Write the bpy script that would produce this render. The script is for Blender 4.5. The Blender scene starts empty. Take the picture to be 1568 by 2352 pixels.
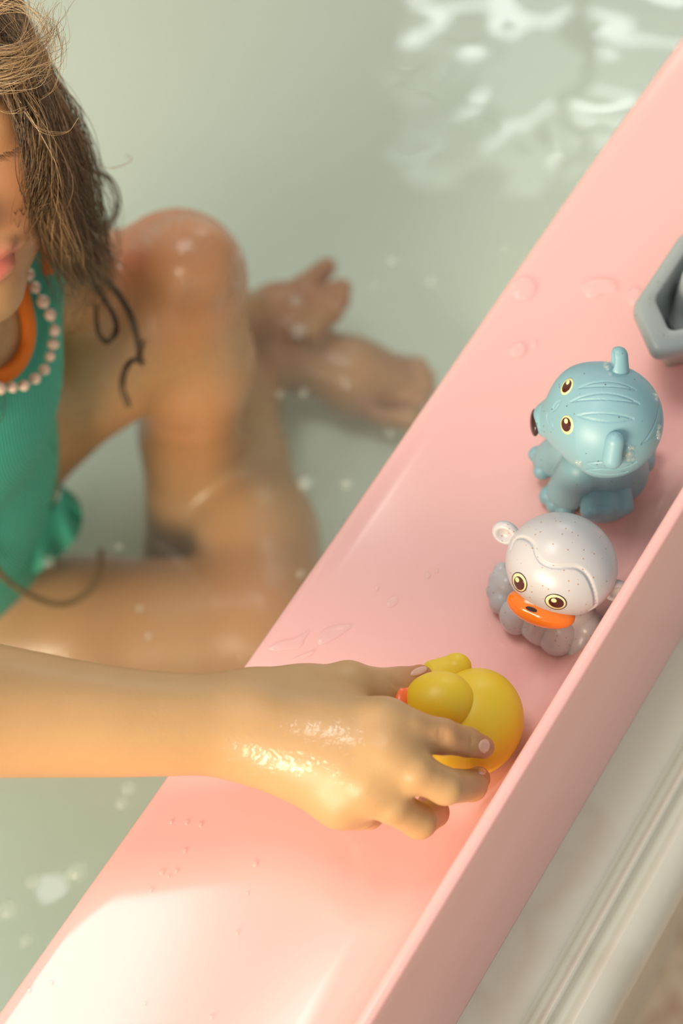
import bpy, math, random
import numpy as np
from mathutils import Vector, Matrix
random.seed(7)
rng = np.random.default_rng(7)
SC = bpy.context.scene
COL = SC.collection

# ------------------------------------------------------------------ camera
H = 0.704
PITCH = math.radians(57.8)
FPX = 4573.0
CP, SP = math.cos(PITCH), math.sin(PITCH)
cam_d = bpy.data.cameras.new('camera')
cam = bpy.data.objects.new('camera', cam_d); COL.objects.link(cam)
cam.location = (0, 0, H)
cam.rotation_euler = (math.pi/2 - PITCH, 0, 0)
cam_d.sensor_fit = 'VERTICAL'; cam_d.sensor_height = 36.0; cam_d.sensor_width = 24.0
cam_d.lens = FPX/2352*36
cam_d.clip_start = 0.02
cam_d.dof.use_dof = True
cam_d.dof.focus_distance = 0.755
cam_d.dof.aperture_fstop = 6.3
SC.camera = cam

# ------------------------------------------------------------------ world, lights, exposure
world = bpy.data.worlds.new('world'); SC.world = world
world.use_nodes = True
world.node_tree.nodes['Background'].inputs[0].default_value = (0.98, 0.985, 0.95, 1)
world.node_tree.nodes['Background'].inputs[1].default_value = 0.42
SC.view_settings.view_transform = 'Standard'
SC.view_settings.look = 'None'
SC.view_settings.exposure = 0.0
SC.view_settings.gamma = 1.0
SC.view_settings.use_curve_mapping = False
SC.cycles.transparent_max_bounces = 24

def area(name, loc, target, sx, sy, power, color):
    l = bpy.data.lights.new(name, 'AREA'); l.shape = 'RECTANGLE'; l.size = sx; l.size_y = sy
    l.energy = power; l.color = color
    o = bpy.data.objects.new(name, l); COL.objects.link(o)
    o.location = loc
    o.rotation_euler = (Vector(target)-Vector(loc)).to_track_quat('-Z', 'Y').to_euler()
    return o
# warm daylight from the window behind the photographer's left shoulder
area('window_light', (-1.60, -1.65, 0.98), (0.0, 0.35, 0.02), 1.5, 0.85, 122, (1.0, 0.84, 0.62))

# ------------------------------------------------------------------ helpers: pixels to points
RIGHT = np.array([1.0, 0, 0]); UP = np.array([0, SP, CP]); FWD = np.array([0, CP, -SP]); CAMP = np.array([0, 0, H])
def ray(px, py):
    return FWD + RIGHT*(px-784)/FPX + UP*(1176-py)/FPX
def Wz(px, py, z):
    r = ray(px, py); return CAMP + r*(z-H)/r[2]
def Wd(px, py, d):
    return CAMP + ray(px, py)*d
def proj(P):
    P = np.asarray(P, float) - CAMP
    d = P@FWD
    return np.stack([784+FPX*(P@RIGHT)/d, 1176-FPX*(P@UP)/d], -1)
def unit(v):
    v = np.asarray(v, float); return v/np.linalg.norm(v)

# ------------------------------------------------------------------ helpers: objects
def tag(o, label=None, cat=None, group=None, kind=None):
    if label: o['label'] = label
    if cat: o['category'] = cat
    if group: o['group'] = group
    if kind: o['kind'] = kind
    return o
def empty(name, loc=(0, 0, 0), label=None, cat=None, group=None):
    o = bpy.data.objects.new(name, None); COL.objects.link(o); o.location = loc
    o.empty_display_size = 0.02
    return tag(o, label, cat, group)
def link_mesh(name, me, mat, parent=None):
    o = bpy.data.objects.new(name, me); COL.objects.link(o)
    if mat and not me.materials: me.materials.append(mat)
    if parent:
        bpy.context.view_layer.update()
        o.parent = parent
        o.matrix_parent_inverse = parent.matrix_world.inverted()
    return o
def mesh_from(name, V, F, mat=None, parent=None, smooth=True):
    me = bpy.data.meshes.new(name)
    V = np.asarray(V, np.float32); 
    if isinstance(F, np.ndarray):
        nf, k = F.shape
        me.vertices.add(len(V)); me.vertices.foreach_set('co', V.ravel())
        me.loops.add(nf*k); me.loops.foreach_set('vertex_index', F.astype(np.int32).ravel())
        me.polygons.add(nf); me.polygons.foreach_set('loop_start', np.arange(0, nf*k, k, dtype=np.int32))
        me.update(calc_edges=True)
    else:
        me.from_pydata([tuple(map(float, v)) for v in V], [], [tuple(map(int, f)) for f in F]); me.update()
    if smooth: me.polygons.foreach_set('use_smooth', np.ones(len(me.polygons), bool))
    return link_mesh(name, me, mat, parent)
def point_attr(o, name, vals):
    a = o.data.attributes.new(name, 'FLOAT', 'POINT'); a.data.foreach_set('value', np.asarray(vals, np.float32))

# ------------------------------------------------------------------ helpers: smooth blob modelling (distance field -> mesh)
class Blob:
    def __init__(s): s.it = []; s.inflate = 0.0
    def _add(s, op, fn, c, r, k): s.it.append((op, fn, np.asarray(c, np.float32), r, k)); return s
    def cone(s, a, b, ra, rb, k=0.004, op='u'):
        a = np.asarray(a, np.float32); b = np.asarray(b, np.float32); ba = b-a; L = float(ba@ba)+1e-12
        def fn(P):
            pa = P-a; t = np.clip(pa@ba/L, 0, 1)
            return np.linalg.norm(pa-t[:, None]*ba, axis=1)-(ra+(rb-ra)*t)
        return s._add(op, fn, (a+b)/2, float(np.linalg.norm(ba))/2+max(ra, rb), k)
    def chain(s, pts, rs, k=0.004, op='u', kj=None):
        for i in range(len(pts)-1): s.cone(pts[i], pts[i+1], rs[i], rs[i+1], k if (i == 0 or kj is None) else kj, op)
        return s
    def ell(s, c, r, R=None, k=0.004, op='u'):
        c = np.asarray(c, np.float32); r = np.asarray(r, np.float32)
        M = np.eye(3, dtype=np.float32) if R is None else np.asarray(R, np.float32)   # rows = local axes
        def fn(P):
            q = (P-c)@M.T; k0 = np.linalg.norm(q/r, axis=1); k1 = np.linalg.norm(q/(r*r), axis=1)
            return k0*(k0-1)/np.maximum(k1, 1e-6)
        return s._add(op, fn, c, float(r.max()), k)
    def __call__(s, P):
        P = np.asarray(P, np.float32)
        c = (P.min(0)+P.max(0))/2; R = float(np.linalg.norm(P.max(0)-c))
        d = np.full(len(P), 1.0, np.float32)
        for op, fn, bc, br, k in s.it:
            if float(np.linalg.norm(bc-c))-R-br > k+0.02 and (op == 's' or True): 
                if op == 'u': d = np.minimum(d, np.linalg.norm(P-bc, axis=1)-br)
                continue
            e = fn(P)
            if op == 'u':
                h = np.maximum(k-np.abs(d-e), 0)/k; d = np.minimum(d, e)-h*h*k*0.25
            elif op == 's':
                h = np.maximum(k-np.abs(d+e), 0)/k; d = np.maximum(d, -e)+h*h*k*0.25
            elif op == 'i':
                h = np.maximum(k-np.abs(d-e), 0)/k; d = np.maximum(d, e)+h*h*k*0.25
        return d-s.inflate
    def plane(s, p, n, k=0.002):      # keep the side opposite to n
        p = np.asarray(p, np.float32); n = np.asarray(unit(n), np.float32)
        s.it.append(('i', lambda P: (P-p)@n, p, 1e3, k)); return s
    def march(s, px, py, n=90, d0=0.45):
        px = np.atleast_1d(np.asarray(px, float)); py = np.atleast_1d(np.asarray(py, float))
        dirs = FWD[None]+RIGHT[None]*((px-784)/FPX)[:, None]+UP[None]*((1176-py)/FPX)[:, None]
        ln = np.linalg.norm(dirs, axis=1); dirs /= ln[:, None]
        t = np.full(len(px), d0)
        for _ in range(n): t += 0.7*np.clip(s(CAMP+dirs*t[:, None]), -0.02, 0.05)
        return CAMP+dirs*t[:, None]
    def normal(s, P, e=3e-4):
        P = np.asarray(P, float); g = np.stack([s(P+e*a)-s(P-e*a) for a in np.eye(3)], -1)
        return g/np.maximum(np.linalg.norm(g, axis=1), 1e-9)[:, None]

def nets(fn, lo, hi, h, B=16):
    lo = np.asarray(lo, float); n = np.ceil((np.asarray(hi)-lo)/h).astype(int)
    n = ((n+B)//B)*B
    D = np.ones(n, np.float32)
    ar = np.arange(B); gx, gy, gz = np.meshgrid(ar, ar, ar, indexing='ij')
    G = np.stack([gx, gy, gz], -1).reshape(-1, 3)*h
    half = (B-1)*h*0.5*1.7321
    nb = n//B
    bi = np.stack(np.meshgrid(*[np.arange(k) for k in nb], indexing='ij'), -1).reshape(-1, 3)
    C = lo+(bi*B+(B-1)/2)*h
    dc = np.concatenate([fn(c[None]) for c in C])
    for (i, j, k), d in zip(bi, dc):
        sl = (slice(i*B, i*B+B), slice(j*B, j*B+B), slice(k*B, k*B+B))
        if abs(d) > half*1.35+3*h: D[sl] = d
        else: D[sl] = fn(G+lo+np.array([i, j, k])*B*h).reshape(B, B, B)
    neg = D < 0
    corners = [(a, b, c) for a in (0, 1) for b in (0, 1) for c in (0, 1)]
    nx, ny, nz = n
    cnt = np.zeros((nx-1, ny-1, nz-1), np.int8)
    for a, b, c in corners: cnt += neg[a:nx-1+a, b:ny-1+b, c:nz-1+c]
    act = (cnt > 0) & (cnt < 8)
    I = np.argwhere(act); idx = np.full(act.shape, -1, np.int32); idx[act] = np.arange(len(I))
    acc = np.zeros((len(I), 3)); num = np.zeros(len(I))
    val = {c: D[I[:, 0]+c[0], I[:, 1]+c[1], I[:, 2]+c[2]] for c in corners}
    for c in corners:
        for ax in range(3):
            if c[ax]: continue
            e = list(c); e[ax] = 1; e = tuple(e)
            va, vb = val[c], val[e]; m = (va < 0) != (vb < 0)
            t = np.where(m, va/np.where(m, va-vb, 1), 0)
            p = np.tile(np.array(c, float), (len(I), 1)); p[:, ax] += t
            acc += p*m[:, None]; num += m
    V = lo+(I+acc/num[:, None])*h
    F = []
    for ax in range(3):
        u, v = [(1, 2), (2, 0), (0, 1)][ax]
        s0 = [slice(1, -1)]*3; s0[ax] = slice(0, n[ax]-1)
        s1 = list(s0); s1[ax] = slice(1, n[ax])
        a = neg[tuple(s0)]; b = neg[tuple(s1)]
        E = np.argwhere(a != b); 
        flip = a[tuple(E.T)]
        off = np.ones(3, int); off[ax] = 0; E = E+off
        def ci(du, dv):
            q = E.copy(); q[:, u] += du; q[:, v] += dv; return idx[tuple(q.T)]
        Q = np.stack([ci(-1, -1), ci(0, -1), ci(0, 0), ci(-1, 0)], -1)
        Q[~flip] = Q[~flip][:, ::-1]
        F.append(Q)
    F = np.concatenate(F); F = F[(F >= 0).all(1)]
    return V, F
def blob_obj(name, blob, h, mat, parent=None, pad=0.004, lo=None, hi=None):
    if lo is None:
        lo = np.min([c-r for op, f, c, r, k in blob.it if op == 'u'], axis=0)-pad
        hi = np.max([c+r for op, f, c, r, k in blob.it if op == 'u'], axis=0)+pad
    V, F = nets(blob, lo, hi, h)
    return mesh_from(name, V, F, mat, parent)

def tube_mesh(paths, sides=6):
    """paths: list of (points Nx3, radii N).  returns V, F, per-vertex (path index, t)"""
    Vs, Fs, A, n0 = [], [], [], 0
    for pi, (P, R) in enumerate(paths):
        P = np.asarray(P, float); R = np.broadcast_to(np.asarray(R, float), (len(P),))
        T = np.gradient(P, axis=0); T /= np.maximum(np.linalg.norm(T, axis=1), 1e-9)[:, None]
        ref = np.array([0.3, 0.2, 0.93]); X = np.cross(T, ref); X /= np.maximum(np.linalg.norm(X, axis=1), 1e-6)[:, None]
        Y = np.cross(T, X)
        a = np.arange(sides)*2*math.pi/sides
        ring = P[:, None]+R[:, None, None]*(X[:, None]*np.cos(a)[None, :, None]+Y[:, None]*np.sin(a)[None, :, None])
        Vs.append(ring.reshape(-1, 3)); N = len(P)
        i = np.arange(N-1)[:, None]*sides; j = np.arange(sides)[None]; j2 = (j+1) % sides
        Fs.append(np.stack([i+j, i+j2, i+sides+j2, i+sides+j], -1).reshape(-1, 4)+n0)
        A.append(np.stack([np.repeat(np.full(N, pi), sides), np.repeat(np.linspace(0, 1, N), sides)], -1))
        n0 += N*sides
    return np.concatenate(Vs), np.concatenate(Fs), np.concatenate(A)
def catmull(P, n):
    P = np.asarray(P, float); P = np.vstack([2*P[0]-P[1], P, 2*P[-1]-P[-2]])
    m = len(P)-3; t = np.linspace(0, m-1e-9, n); i = t.astype(int); f = (t-i)[:, None]
    a, b, c, d = P[i], P[i+1], P[i+2], P[i+3]
    return 0.5*((2*b)+(-a+c)*f+(2*a-5*b+4*c-d)*f**2+(-a+3*b-3*c+d)*f**3)

def decal(name, blob, c, rx, ry, ang, lift, mat, parent=None, rings=6, seg=28, edge=0.0):
    """a thin printed or raised patch following the blob's surface, elliptical as seen along the view"""
    ca, sa = math.cos(math.radians(ang)), math.sin(math.radians(ang))
    pts = [(0, 0)]
    for i in range(1, rings+1):
        for j in range(seg):
            a = 2*math.pi*j/seg; pts.append((i/rings*math.cos(a), i/rings*math.sin(a)))
    pts = np.array(pts); ex = pts[:, 0]*rx; ey = pts[:, 1]*ry
    P = blob.march(c[0]+ex*ca-ey*sa, c[1]+ex*sa+ey*ca)
    N = blob.normal(P)
    rr = np.hypot(pts[:, 0], pts[:, 1])
    V = P+N*(lift*(1-edge*rr**4))[:, None]
    F = [(0, 1+(j+1) % seg, 1+j) for j in range(seg)]
    for i in range(rings-1):
        a = 1+i*seg; b = a+seg
        F += [(a+j, a+(j+1) % seg, b+(j+1) % seg, b+j) for j in range(seg)]
    # skirt back into the surface so that the patch has thickness
    nV = len(V); Vs = P[-seg:]-N[-seg:]*0.0004
    V = np.vstack([V, Vs]); a = 1+(rings-1)*seg
    F += [(a+j, a+(j+1) % seg, nV+(j+1) % seg, nV+j) for j in range(seg)]
    F = [f[::-1] for f in F]
    o = mesh_from(name, V, F, mat, parent)
    return o

# ------------------------------------------------------------------ materials
def mat(name, base, rough=0.5, spec=0.5, coat=0.0, coat_rough=0.05, sss=0.0, sss_r=(1, .4, .2), sss_scale=0.004, **kw):
    m = bpy.data.materials.new(name); m.use_nodes = True
    b = m.node_tree.nodes['Principled BSDF']
    b.inputs['Base Color'].default_value = (*base, 1); b.inputs['Roughness'].default_value = rough
    b.inputs['Specular IOR Level'].default_value = spec
    b.inputs['Coat Weight'].default_value = coat; b.inputs['Coat Roughness'].default_value = coat_rough
    if sss:
        b.inputs['Subsurface Weight'].default_value = sss; b.inputs['Subsurface Radius'].default_value = sss_r
        b.inputs['Subsurface Scale'].default_value = sss_scale
    return m
def nodes(m): return m.node_tree.nodes, m.node_tree.links, m.node_tree.nodes['Principled BSDF']
def noise(m, scale, detail=3, rough=0.5, coord='Object'):
    n, l, b = nodes(m); tc = n.new('ShaderNodeTexCoord'); t = n.new('ShaderNodeTexNoise')
    t.inputs['Scale'].default_value = scale; t.inputs['Detail'].default_value = detail; t.inputs['Roughness'].default_value = rough
    l.new(tc.outputs[coord], t.inputs['Vector']); return t
def ramp(m, src, stops):
    n, l, b = nodes(m); r = n.new('ShaderNodeValToRGB'); e = r.color_ramp.elements
    while len(e) < len(stops): e.new(0.5)
    for k, (p, c) in enumerate(stops): e[k].position = p; e[k].color = (*c, 1) if len(c) == 3 else c
    l.new(src, r.inputs[0]); return r
def mixc(m, fac, a, bcol):
    n, l, b = nodes(m); x = n.new('ShaderNodeMix'); x.data_type = 'RGBA'
    for s, v in ((x.inputs[0], fac), (x.inputs[6], a), (x.inputs[7], bcol)):
        if isinstance(v, (int, float)): s.default_value = v
        elif isinstance(v, tuple): s.default_value = (*v, 1)
        else: l.new(v, s)
    return x.outputs[2]
def bump(m, src, strength, dist=0.001):
    n, l, b = nodes(m); x = n.new('ShaderNodeBump'); x.inputs['Strength'].default_value = strength; x.inputs['Distance'].default_value = dist
    l.new(src, x.inputs['Height']); l.new(x.outputs[0], b.inputs['Normal']); return x
def specks(m, base, dark, scale=420, width=0.13, keep=0.62):
    """sparse tiny flecks moulded into the plastic"""
    n, l, b = nodes(m); tc = n.new('ShaderNodeTexCoord'); v = n.new('ShaderNodeTexVoronoi'); v.inputs['Scale'].default_value = scale
    l.new(tc.outputs['Object'], v.inputs['Vector'])
    r = ramp(m, v.outputs['Distance'], [(width, (1, 1, 1)), (width+0.08, (0, 0, 0))])
    sep = n.new('ShaderNodeSeparateColor'); l.new(v.outputs['Color'], sep.inputs[0])
    gt = n.new('ShaderNodeMath'); gt.operation = 'GREATER_THAN'; gt.inputs[1].default_value = keep; l.new(sep.outputs[0], gt.inputs[0])
    mu = n.new('ShaderNodeMath'); mu.operation = 'MULTIPLY'; l.new(r.outputs[0], mu.inputs[0]); l.new(gt.outputs[0], mu.inputs[1])
    c = mixc(m, mu.outputs[0], base, dark); l.new(c, b.inputs['Base Color'])

M = {}
M['pink'] = mat('pink_plastic', (0.95, 0.535, 0.505), 0.13, 0.5, sss=0.0)
M['tub'] = mat('tub_enamel', (0.66, 0.68, 0.60), 0.22)
t = noise(M['tub'], 3.0, 4); n_, l_, b_ = nodes(M['tub'])
l_.new(ramp(M['tub'], t.outputs[0], [(0.35, (0.77, 0.83, 0.80)), (0.65, (0.82, 0.87, 0.85))]).outputs[0], b_.inputs['Base Color'])
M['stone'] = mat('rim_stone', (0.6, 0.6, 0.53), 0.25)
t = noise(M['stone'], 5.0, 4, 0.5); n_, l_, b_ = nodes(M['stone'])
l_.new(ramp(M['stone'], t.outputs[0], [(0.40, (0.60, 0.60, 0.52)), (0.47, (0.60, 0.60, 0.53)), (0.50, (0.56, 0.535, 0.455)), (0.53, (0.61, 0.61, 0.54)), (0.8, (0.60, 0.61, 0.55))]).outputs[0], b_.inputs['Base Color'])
M['floor'] = mat('floor_carpet', (0.55, 0.40, 0.27), 0.9)
t = noise(M['floor'], 55, 5, 0.6); n_, l_, b_ = nodes(M['floor'])
l_.new(ramp(M['floor'], t.outputs[0], [(0.35, (0.62, 0.42, 0.29)), (0.62, (0.85, 0.68, 0.52))]).outputs[0], b_.inputs['Base Color'])
bump(M['floor'], t.outputs[0], 0.6, 0.004)
M['tiger'] = mat('blue_plastic', (0.22, 0.43, 0.50), 0.42)
specks(M['tiger'], (0.23, 0.42, 0.48), (0.08, 0.12, 0.12), 420, 0.10, 0.75)
M['monkey'] = mat('pale_grey_plastic', (0.66, 0.62, 0.61), 0.3)
specks(M['monkey'], (0.53, 0.51, 0.525), (0.42, 0.26, 0.19), 520, 0.14, 0.6)
M['boat'] = mat('grey_plastic', (0.36, 0.40, 0.39), 0.35)
specks(M['boat'], (0.37, 0.41, 0.40), (0.16, 0.17, 0.17), 480, 0.12, 0.7)
M['boat_in'] = mat('light_grey_plastic', (0.45, 0.49, 0.48), 0.3)
M['duck'] = mat('yellow_rubber', (0.82, 0.56, 0.025), 0.42, sss=0.25, sss_r=(1, .5, .1), sss_scale=0.004)
M['beak'] = mat('orange_rubber', (0.95, 0.16, 0.03), 0.3)
M['muzzle'] = mat('orange_plastic', (0.93, 0.22, 0.02), 0.15, coat=0.3)
M['eye_ring'] = mat('eye_yellow', (0.78, 0.74, 0.40), 0.25)
M['eye_dark'] = mat('eye_brown', (0.075, 0.018, 0.014), 0.12)
M['eye_line'] = mat('eye_outline', (0.06, 0.02, 0.02), 0.3)
M['nose'] = mat('nose_brown', (0.05, 0.02, 0.018), 0.2)
M['suit'] = mat('teal_ribbed', (0.05, 0.40, 0.29), 0.75)
M['trim'] = mat('orange_trim', (0.85, 0.20, 0.01), 0.75)
M['pearl'] = mat('pearl', (0.86, 0.62, 0.48), 0.16, coat=0.7)
M['thread'] = mat('thread', (0.7, 0.5, 0.4), 0.6)
M['nail'] = mat('fingernail', (0.72, 0.40, 0.30), 0.18, coat=0.4)
M['lash'] = mat('eyelash', (0.02, 0.012, 0.008), 0.5)

# fine ribs of the swimsuit
n_, l_, b_ = nodes(M['suit'])
tc = n_.new('ShaderNodeTexCoord'); wv = n_.new('ShaderNodeTexWave'); wv.inputs['Scale'].default_value = 260; wv.bands_direction = 'X'
l_.new(tc.outputs['Object'], wv.inputs['Vector']); bump(M['suit'], wv.outputs['Fac'], 0.5, 0.001)
l_.new(mixc(M['suit'], wv.outputs['Fac'], (0.04, 0.34, 0.24), (0.07, 0.44, 0.32)), b_.inputs['Base Color'])

# skin: warm, slightly redder on knees and knuckles, wet film in patches
M['skin'] = mat('skin', (0.60, 0.34, 0.18), 0.42, 0.45, sss=0.12, sss_r=(1, .35, .15), sss_scale=0.006)
n_, l_, b_ = nodes(M['skin'])
at = n_.new('ShaderNodeAttribute'); at.attribute_name = 'blush'
al = n_.new('ShaderNodeAttribute'); al.attribute_name = 'lip'
t1 = noise(M['skin'], 60, 4, 0.6)
c0 = mixc(M['skin'], t1.outputs[0], (0.50, 0.295, 0.13), (0.56, 0.335, 0.152))
c1 = mixc(M['skin'], at.outputs['Fac'], c0, (0.50, 0.165, 0.08))
c2 = mixc(M['skin'], al.outputs['Fac'], c1, (0.72, 0.16, 0.14))
l_.new(c2, b_.inputs['Base Color'])
aw = n_.new('ShaderNodeAttribute'); aw.attribute_name = 'wet'
t2 = noise(M['skin'], 330, 4, 0.6)
ad = n_.new('ShaderNodeMath'); ad.operation = 'ADD'; l_.new(t2.outputs[0], ad.inputs[0]); l_.new(aw.outputs['Fac'], ad.inputs[1])
rw = ramp(M['skin'], ad.outputs[0], [(0.93, (0, 0, 0)), (1.0, (1, 1, 1))])
l_.new(rw.outputs[0], b_.inputs['Coat Weight']); b_.inputs['Coat Roughness'].default_value = 0.07
t4 = noise(M['skin'], 420, 3, 0.55)
cb = n_.new('ShaderNodeBump'); cb.inputs['Strength'].default_value = 0.8; cb.inputs['Distance'].default_value = 0.0006
l_.new(t4.outputs[0], cb.inputs['Height']); l_.new(cb.outputs[0], b_.inputs['Coat Normal'])
t3 = noise(M['skin'], 900, 3, 0.6)
bump(M['skin'], t3.outputs[0], 0.12, 0.0006)

# hair: colour runs by strand
M['hair'] = mat('hair', (0.2, 0.11, 0.05), 0.38, 0.5)
n_, l_, b_ = nodes(M['hair'])
ah = n_.new('ShaderNodeAttribute'); ah.attribute_name = 'tone'
l_.new(ramp(M['hair'], ah.outputs['Fac'], [(0.0, (0.035, 0.018, 0.007)), (0.45, (0.17, 0.095, 0.04)), (0.8, (0.42, 0.25, 0.11)), (1.0, (0.70, 0.50, 0.28))]).outputs[0], b_.inputs['Base Color'])

def film_mat(name, tint, ior=1.33, rough=0.0, bump_nodes=None):
    """thin clear film: what is not mirrored passes straight through"""
    m = bpy.data.materials.new(name); m.use_nodes = True; n = m.node_tree.nodes; l = m.node_tree.links
    n.remove(n['Principled BSDF']); out = n['Material Output']
    fr = n.new('ShaderNodeFresnel'); fr.inputs['IOR'].default_value = ior
    tr = n.new('ShaderNodeBsdfTransparent'); tr.inputs[0].default_value = (*tint, 1)
    gl = n.new('ShaderNodeBsdfGlossy'); gl.inputs['Roughness'].default_value = rough; gl.inputs['Color'].default_value = (1, 1, 1, 1)
    ge = n.new('ShaderNodeNewGeometry'); iv = n.new('ShaderNodeMath'); iv.operation = 'SUBTRACT'; iv.inputs[0].default_value = 1.0
    l.new(ge.outputs['Backfacing'], iv.inputs[1]); mu = n.new('ShaderNodeMath'); mu.operation = 'MULTIPLY'
    l.new(fr.outputs[0], mu.inputs[0]); l.new(iv.outputs[0], mu.inputs[1])
    mx = n.new('ShaderNodeMixShader'); l.new(mu.outputs[0], mx.inputs[0]); l.new(tr.outputs[0], mx.inputs[1]); l.new(gl.outputs[0], mx.inputs[2])
    l.new(mx.outputs[0], out.inputs['Surface'])
    return m, n, l, out, (fr, tr, gl, mx)
M['bubble'], n_, l_, out_, (fr_, tr_, gl_, mx_) = film_mat('bubble_film', (0.98, 0.99, 0.98), 1.45)
df = n_.new('ShaderNodeBsdfDiffuse'); df.inputs[0].default_value = (0.92, 0.93, 0.90, 1)
m2 = n_.new('ShaderNodeMixShader'); m2.inputs[0].default_value = 0.09
l_.new(mx_.outputs[0], m2.inputs[1]); l_.new(df.outputs[0], m2.inputs[2]); l_.new(m2.outputs[0], out_.inputs['Surface'])
M['water'], n_, l_, out_, _ = film_mat('bath_water', (0.96, 0.985, 0.95))
vs = n_.new('ShaderNodeVolumeScatter'); vs.inputs['Color'].default_value = (0.952, 0.982, 0.970, 1); vs.inputs['Density'].default_value = 2.7
l_.new(vs.outputs[0], out_.inputs['Volume'])
M['drop'], n_, l_, out_, (fr_, tr_, gl_, mx_) = film_mat('water_drop', (1.0, 1.0, 1.0), 1.33)
lw = n_.new('ShaderNodeLayerWeight'); lw.inputs[0].default_value = 0.35
rr_ = n_.new('ShaderNodeValToRGB'); rr_.color_ramp.elements[0].position = 0.28; rr_.color_ramp.elements[0].color = (1, 1, 1, 1); rr_.color_ramp.elements[1].position = 0.75; rr_.color_ramp.elements[1].color = (0.93, 0.70, 0.66, 1)  # darker, pinker rim of a refracting drop is put into this tint
l_.new(lw.outputs['Facing'], rr_.inputs[0]); l_.new(rr_.outputs[0], tr_.inputs[0])
df = n_.new('ShaderNodeBsdfDiffuse'); df.inputs[0].default_value = (0.95, 0.93, 0.92, 1)
m2 = n_.new('ShaderNodeMixShader'); m2.inputs[0].default_value = 0.14
l_.new(mx_.outputs[0], m2.inputs[1]); l_.new(df.outputs[0], m2.inputs[2]); l_.new(m2.outputs[0], out_.inputs['Surface'])
def emit(name, col, s):
    m = bpy.data.materials.new(name); m.use_nodes = True; n = m.node_tree.nodes; e = n.new('ShaderNodeEmission')
    e.inputs[0].default_value = (*col, 1); e.inputs[1].default_value = s
    m.node_tree.links.new(e.outputs[0], n['Material Output'].inputs['Surface']); return m
M['daylight'] = emit('window_daylight', (0.93, 1.0, 0.95), 16.0)
M['dim_pane'] = emit('dim_pane_daylight', (0.93, 1.0, 0.94), 4.5)  # dimmer glow between the added bright strips
M['added_panel'] = emit('added_panel_glow', (1.0, 0.98, 0.94), 10.0)  # glow of the two added overhead panels
M['frame'] = mat('white_frame', (0.8, 0.8, 0.78), 0.4)
M['wall'] = mat('wall_paint', (0.62, 0.61, 0.55), 0.8)

# ------------------------------------------------------------------ setting
DV = unit([0.517, 0.856, 0]); NV = np.array([DV[1], -DV[0], 0])      # along the tub, and outward across the rim
ZM = -0.040          # top of the tub rim
Q0 = float(Wz(436, 1700, 0)@NV)     # inner edge of the shelf
WATER_Z = -0.26
FLOOR_Z = -0.60
def qs(q, s, z): return NV*q+DV*s+np.array([0, 0, z])

def quad_plane(name, pts, m, kind='structure', parent=None):
    o = mesh_from(name, pts, [(0, 1, 2, 3)], m, parent, smooth=False)
    if kind: o['kind'] = kind
    return o
quad_plane('floor', [(-4, -3, FLOOR_Z), (4, -3, FLOOR_Z), (4, 2.6, FLOOR_Z), (-4, 2.6, FLOOR_Z)], M['floor'])

def box(V, F, lo, hi, ax=None):
    """append a box given in the axes ax (rows) to V, F"""
    A = np.eye(3) if ax is None else np.asarray(ax)
    n0 = len(V)
    for x in (lo[0], hi[0]):
        for y in (lo[1], hi[1]):
            for z in (lo[2], hi[2]): V.append(A[0]*x+A[1]*y+A[2]*z)
    for f in ((0, 1, 3, 2), (4, 6, 7, 5), (0, 4, 5, 1), (2, 3, 7, 6), (0, 2, 6, 4), (1, 5, 7, 3)): F.append(tuple(n0+i for i in f))

# far wall with a slatted window whose light glints on the water
WY = 2.3
def wall_with_hole(name, y, hole, span, m):
    x0, x1, z0, z1 = hole; X0, X1, Z0, Z1 = span
    V, F = [], []
    box(V, F, (X0, y, Z0), (x0, y+0.1, Z1)); box(V, F, (x1, y, Z0), (X1, y+0.1, Z1))
    box(V, F, (x0, y, Z0), (x1, y+0.1, z0)); box(V, F, (x0, y, z1), (x1, y+0.1, Z1))
    o = mesh_from(name, V, F, m, smooth=False); o['kind'] = 'structure'; return o
WIN = (0.07, 0.72, 0.78, 1.42)
wall_with_hole('wall_back', WY, WIN, (-2.5, 3.0, FLOOR_Z, 1.9), M['wall'])
win = empty('window_1', ((WIN[0]+WIN[1])/2, WY+0.05, WIN[2])); win['kind'] = 'structure'
zs_ = (WIN[2], .80, .86, 1.05, 1.10, 1.29, 1.325, WIN[3])     # dimmer panes parted by bright strips, added to streak the water's reflection
for i in range(7):
    quad_plane('pane', [(WIN[0], WY+0.08, zs_[i]), (WIN[1], WY+0.08, zs_[i]), (WIN[1], WY+0.08, zs_[i+1]), (WIN[0], WY+0.08, zs_[i+1])], M['daylight' if i % 2 else 'dim_pane'], None, win)
V, F = [], []
for xa, xb, za, zb in ((WIN[0], WIN[0]+.03, WIN[2], WIN[3]), (WIN[1]-.03, WIN[1], WIN[2], WIN[3]), (WIN[0], WIN[1], WIN[2], WIN[2]+.03), (WIN[0], WIN[1], WIN[3]-.03, WIN[3]), (0.37, 0.40, WIN[2], WIN[3])):
    box(V, F, (xa, WY+.02, za), (xb, WY+.06, zb))
mesh_from('window_frame', V, F, M['frame'], win, smooth=False)
for i in range(8):
    V, F = [], []; z = WIN[2]+0.06+i*0.032
    box(V, F, (WIN[0]+.03, WY+.03, z+.25), (0.24, WY+.05, z+0.258)); mesh_from('blind_slat', V, F, M['frame'], win, smooth=False)

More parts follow.
